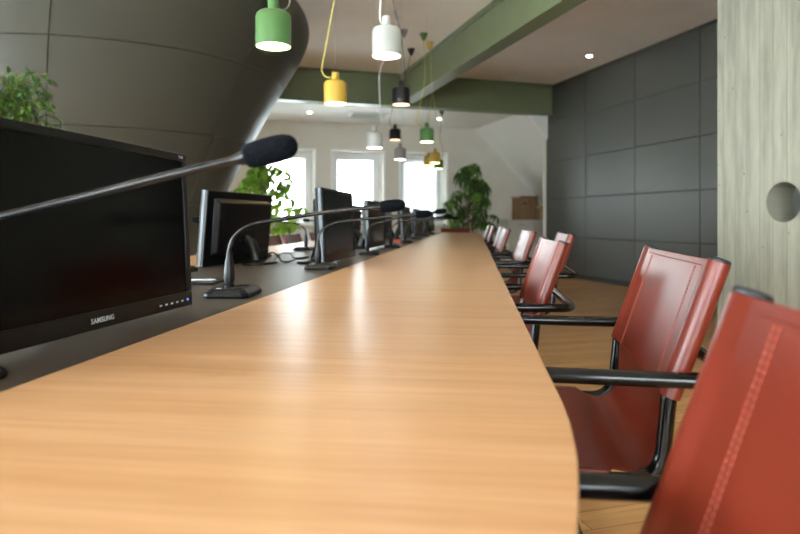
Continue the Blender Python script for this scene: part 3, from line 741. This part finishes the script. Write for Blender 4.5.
pendant(.01, 5.60, 1.985, 'lblack', 'cgrey', 'larger black pendant lamp hanging below the big white one', (.03, .02), can=(-.12, 5.1))
pendant(-.249, 6.10, 1.655, 'lwhite', 'cwhite', 'white pendant lamp hanging before the middle far window', (.06, 0), can=(-.03, 7.08))
pendant(-.07, 8.80, 2.085, 'lblack', 'cgrey', 'smaller black pendant lamp between white and green ones', (-.06, 0), can=(.153, 8.6))
pendant(.306, 7.10, 1.84, 'lgreen', 'cyellow', 'middle green pendant lamp under the beam junction', (-.09, 0), can=(.30, 7.9))
pendant(0.0, 8.40, 1.768, 'lgrey', 'cwhite', 'small pale pendant lamp in front of the rightmost far window', (.06, 0), can=(.05, 7.75))
pendant(.523, 9.30, 1.805, 'lyellow', 'cyellow', 'far yellow pendant lamp in front, overlapping another yellow one', (.09, 0), can=(.40, 8.3))
pendant(.46, 10.05, 1.83, 'lyellow', 'cyellow', 'far yellow pendant lamp half hidden behind the nearer yellow one', (-.05, 0))
pendant(.667, 10.75, 1.84, 'lgreen', 'cgrey', 'farthest green pendant lamp, just below the far yellow lamp', (.06, 0))

# ------------------------------------------------------------------ plants
def leaf(mb, p, d, nrm, L, w, droop=.2, mi=0):
    d = d.normalized(); s = d.cross(nrm).normalized(); n = s.cross(d).normalized()
    P = [p, p+d*L*.25+s*w*.38-n*0, p+d*L*.55+s*w*.5-n*droop*L*.3, p+d*L-n*droop*L, p+d*L*.55-s*w*.5-n*droop*L*.3, p+d*L*.25-s*w*.38, p+d*L*.28-n*w*.12, p+d*L*.58-n*(w*.14+droop*L*.3)]
    mb.add(P, [(0, 6, 1), (1, 6, 7, 2), (2, 7, 3), (0, 5, 6), (5, 4, 7, 6), (4, 3, 7)], mi)
def pot(parent, m, r=.18, h=.34):
    po = MB().lathe([(r*.74, 0), (r*.76, .01), (r, h-.03), (r*1.06, h-.03), (r*1.06, h), (r*.95, h), (r*.93, h-.04), (.01, h-.045)], 32, cap=True).build('pot', m, parent)
    MB().lathe([(r*.92, h-.045), (r*.92, h-.035)], 28).build('soil', 'soil', po)
def V(*a): return Vector(a)
# umbrella plant
def umbrella(loc, lab, seed, height, n_st, spread, L, mats, potm, hmin=.5, lw=.34, nl=(7, 9), group='tall potted plants'):
    rd = random.Random(seed); t = empty('potted_plant', loc); tag(t, lab, 'plant', group); pot(t, potm)
    st = MB(); fo = MB()
    for k in range(3):
        a = k*2.1; st.tube(cr([(.04*math.cos(a), .04*math.sin(a), .3), (.06*math.cos(a), .06*math.sin(a), height*.5), (.1*math.cos(a+.4), .1*math.sin(a+.4), height*.86)], 5), [.014-.00085*i for i in range(11)], 8)
    for i in range(n_st):
        h = hmin+(height-hmin)*(i+rd.random())/n_st; a = rd.random()*2*PI; rr = spread*(.45+.55*rd.random())*(1.15-.75*max(0, (h-hmin)/(height-hmin))**2)
        p0 = V(.05*math.cos(a), .05*math.sin(a), max(.34, h-.32)); p1 = V(rr*.6*math.cos(a), rr*.6*math.sin(a), h-.03); p2 = V(rr*math.cos(a), rr*math.sin(a), h)
        st.tube(cr([p0, p1, p2], 4), .004, 5)
        n = rd.randint(*nl)
        ax = (p2-p1).normalized()*.5+V(0, 0, .8)
        ax.normalize(); e1 = ax.cross(V(1, 0, .1)).normalized(); e2 = ax.cross(e1)
        for q in range(n):
            b = 2*PI*q/n+rd.random()*.3; d = e1*math.cos(b)+e2*math.sin(b)-ax*(.25+.3*rd.random())
            ll = L*(.75+.45*rd.random()); leaf(fo, p2+d*L*.12, d, ax, ll, ll*lw, .3+.3*rd.random(), rd.choice((0, 0, 1)))
    st.build('stems', 'bark', t); fo.build('foliage', mats, t, smooth=60)
umbrella((1.36, 12.16, 0), 'big leafy potted plant in the far right corner beyond the table end', 3, 2.07, 60, .50, .22, ['leafB', 'leafA'], 'potg', .75, .28)
umbrella((-2.02, 9.35, 0), 'bright green potted plant in front of the leftmost far window', 11, 1.80, 95, .62, .14, ['leafC', 'leafA'], 'pot', .8, .62, (4, 6))
# weeping fig
def fig(loc, lab, seed, height, spread):
    rd = random.Random(seed); t = empty('potted_plant', loc); tag(t, lab, 'plant', 'tall potted plants'); pot(t, 'potw', .17, .34)
    st = MB(); fo = MB(); st.tube(cr([(0, 0, .3), (.02, .01, .8), (0, 0, height*.72)], 5), [.016-.0009*i for i in range(11)], 8)
    for i in range(150):
        a = rd.random()*2*PI; h0 = height*(.42+.36*rd.random()); r = spread*(.35+.65*rd.random()); h1 = h0+(height*.98-h0)*(.45+.5*rd.random())*(1.05-.35*r/spread)
        P = cr([(0, 0, h0), (r*.4*math.cos(a), r*.4*math.sin(a), (h0+h1)/2+.05), (r*.8*math.cos(a), r*.8*math.sin(a), h1), (r*1.05*math.cos(a), r*1.05*math.sin(a), h1-.03)], 5)
        st.tube(P, [.004-.0002*j for j in range(len(P))], 5)
        for j in range(5, len(P)):
            for s in range(3):
                d = (P[j]-P[j-1]).normalized()+V(rd.uniform(-.9, .9), rd.uniform(-.9, .9), rd.uniform(-.7, .4)); ll = .036*(.75+.5*rd.random())
                leaf(fo, P[j]+V(rd.uniform(-.015, .015), rd.uniform(-.015, .015), rd.uniform(-.01, .01)), d, V(rd.uniform(-.4, .4), rd.uniform(-.4, .4), 1), ll, ll*.42, .3, rd.choice((0, 0, 1)))
    st.build('stems', 'bark', t); fo.build('foliage', ['leafB', 'leafA'], t, smooth=60)
fig((-2.33, 3.55, 0), 'small-leaved green plant behind the big monitor at the left edge', 5, 1.92, .44)

# ------------------------------------------------------------------ cabinet and boxes in the far right corner
cb = empty('low_cabinet', tuple(RV(6.32, 11.78, 0)), TH); tag(cb, 'low off-white cabinet under the sloped ceiling in the far right corner', 'cabinet')
MB().box(-.58, .58, -.2, .2, .06, .94).box(-.56, .56, -.18, .19, 0, .06).build('body', 'cab', cb, bevel=.003)
MB().box(-.60, .60, -.225, .205, .942, .968).build('top', 'cab', cb, bevel=.003)
for i in range(2):
    d = MB().box(-.575+i*.58, -.005+i*.58, -.222, -.202, .07, .93).build('door', 'cab', cb, bevel=.003)
    MB().box(-.36+i*.58, -.22+i*.58, -.235, -.2225, .86, .875).build('handle', 'handle', d, bevel=.003)
def carton(u, v, z, w, d, h, m, lab, rz=0):
    b = empty('cardboard_box', tuple(RV(u, v, z)), TH+rz); tag(b, lab, 'box', 'cardboard boxes on the cabinet')
    bd = MB().box(-w/2, w/2, -d/2, d/2, 0, h).build('carton', m, b, bevel=.004)
    MB().box(-w/2, w/2, -.025, .025, h, h+.0015).box(-.0, .05, -d/2-.0015, -d/2, h*.7, h).build('tape', 'tape', bd)
    MB().box(-.04-w*.2, .04-w*.2, -d/2-.0012, -d/2-.0002, h*.72, h*.8).build('hand_hole', 'joint', bd)
    for s in (-1, 1):
        f = MB().box(-w/2, w/2, 0, .003, 0, .07, tf=Matrix.Translation((0, s*d/2, h)) @ Matrix.Rotation(s*-.9, 4, 'X')).build('flap', m, bd)
carton(6.20, 11.74, .9695, .44, .30, .44, 'cardb', 'larger brown cardboard box standing on the low cabinet', .06)
carton(6.47, 11.46, .9695, .22, .12, .23, 'cardl', 'smaller paler cardboard box at the front right of the cabinet', -.05)

# ------------------------------------------------------------------ outside, light, camera
g_ = MB().box(-40, 40, -40, 60, -.6, -.4).build('ground', 'ground', smooth=0); g_['kind'] = 'structure'
w = bpy.data.worlds.new('sky'); bpy.context.scene.world = w; w.use_nodes = True
n = w.node_tree.nodes; l = w.node_tree.links; bg = n['Background']
tc = n.new('ShaderNodeTexCoord'); sp = n.new('ShaderNodeSeparateXYZ'); mr = n.new('ShaderNodeValToRGB')
l.new(tc.outputs['Generated'], sp.inputs[0]); l.new(sp.outputs['Z'], mr.inputs[0])
e = mr.color_ramp.elements; e[0].position = 0; e[0].color = (.88, .955, 1, 1); e[1].position = .8; e[1].color = (.76, .87, 1, 1)
l.new(mr.outputs[0], bg.inputs[0]); bg.inputs[1].default_value = 7.0

cam = bpy.data.cameras.new('camera'); co = bpy.data.objects.new('camera', cam); C.objects.link(co)
co.location = (0, 0, .94); co.rotation_euler = (PI/2, 0, 0)
cam.sensor_width = 36; cam.lens = 28; cam.shift_y = -46/800; cam.clip_start = .02
cam.dof.use_dof = True; cam.dof.focus_distance = 1.4; cam.dof.aperture_fstop = 4.3
s = bpy.context.scene; s.camera = co
s.view_settings.view_transform = 'Standard'; s.view_settings.look = 'None'; s.view_settings.gamma = 1; s.view_settings.use_curve_mapping = False
s.view_settings.exposure = 1.93
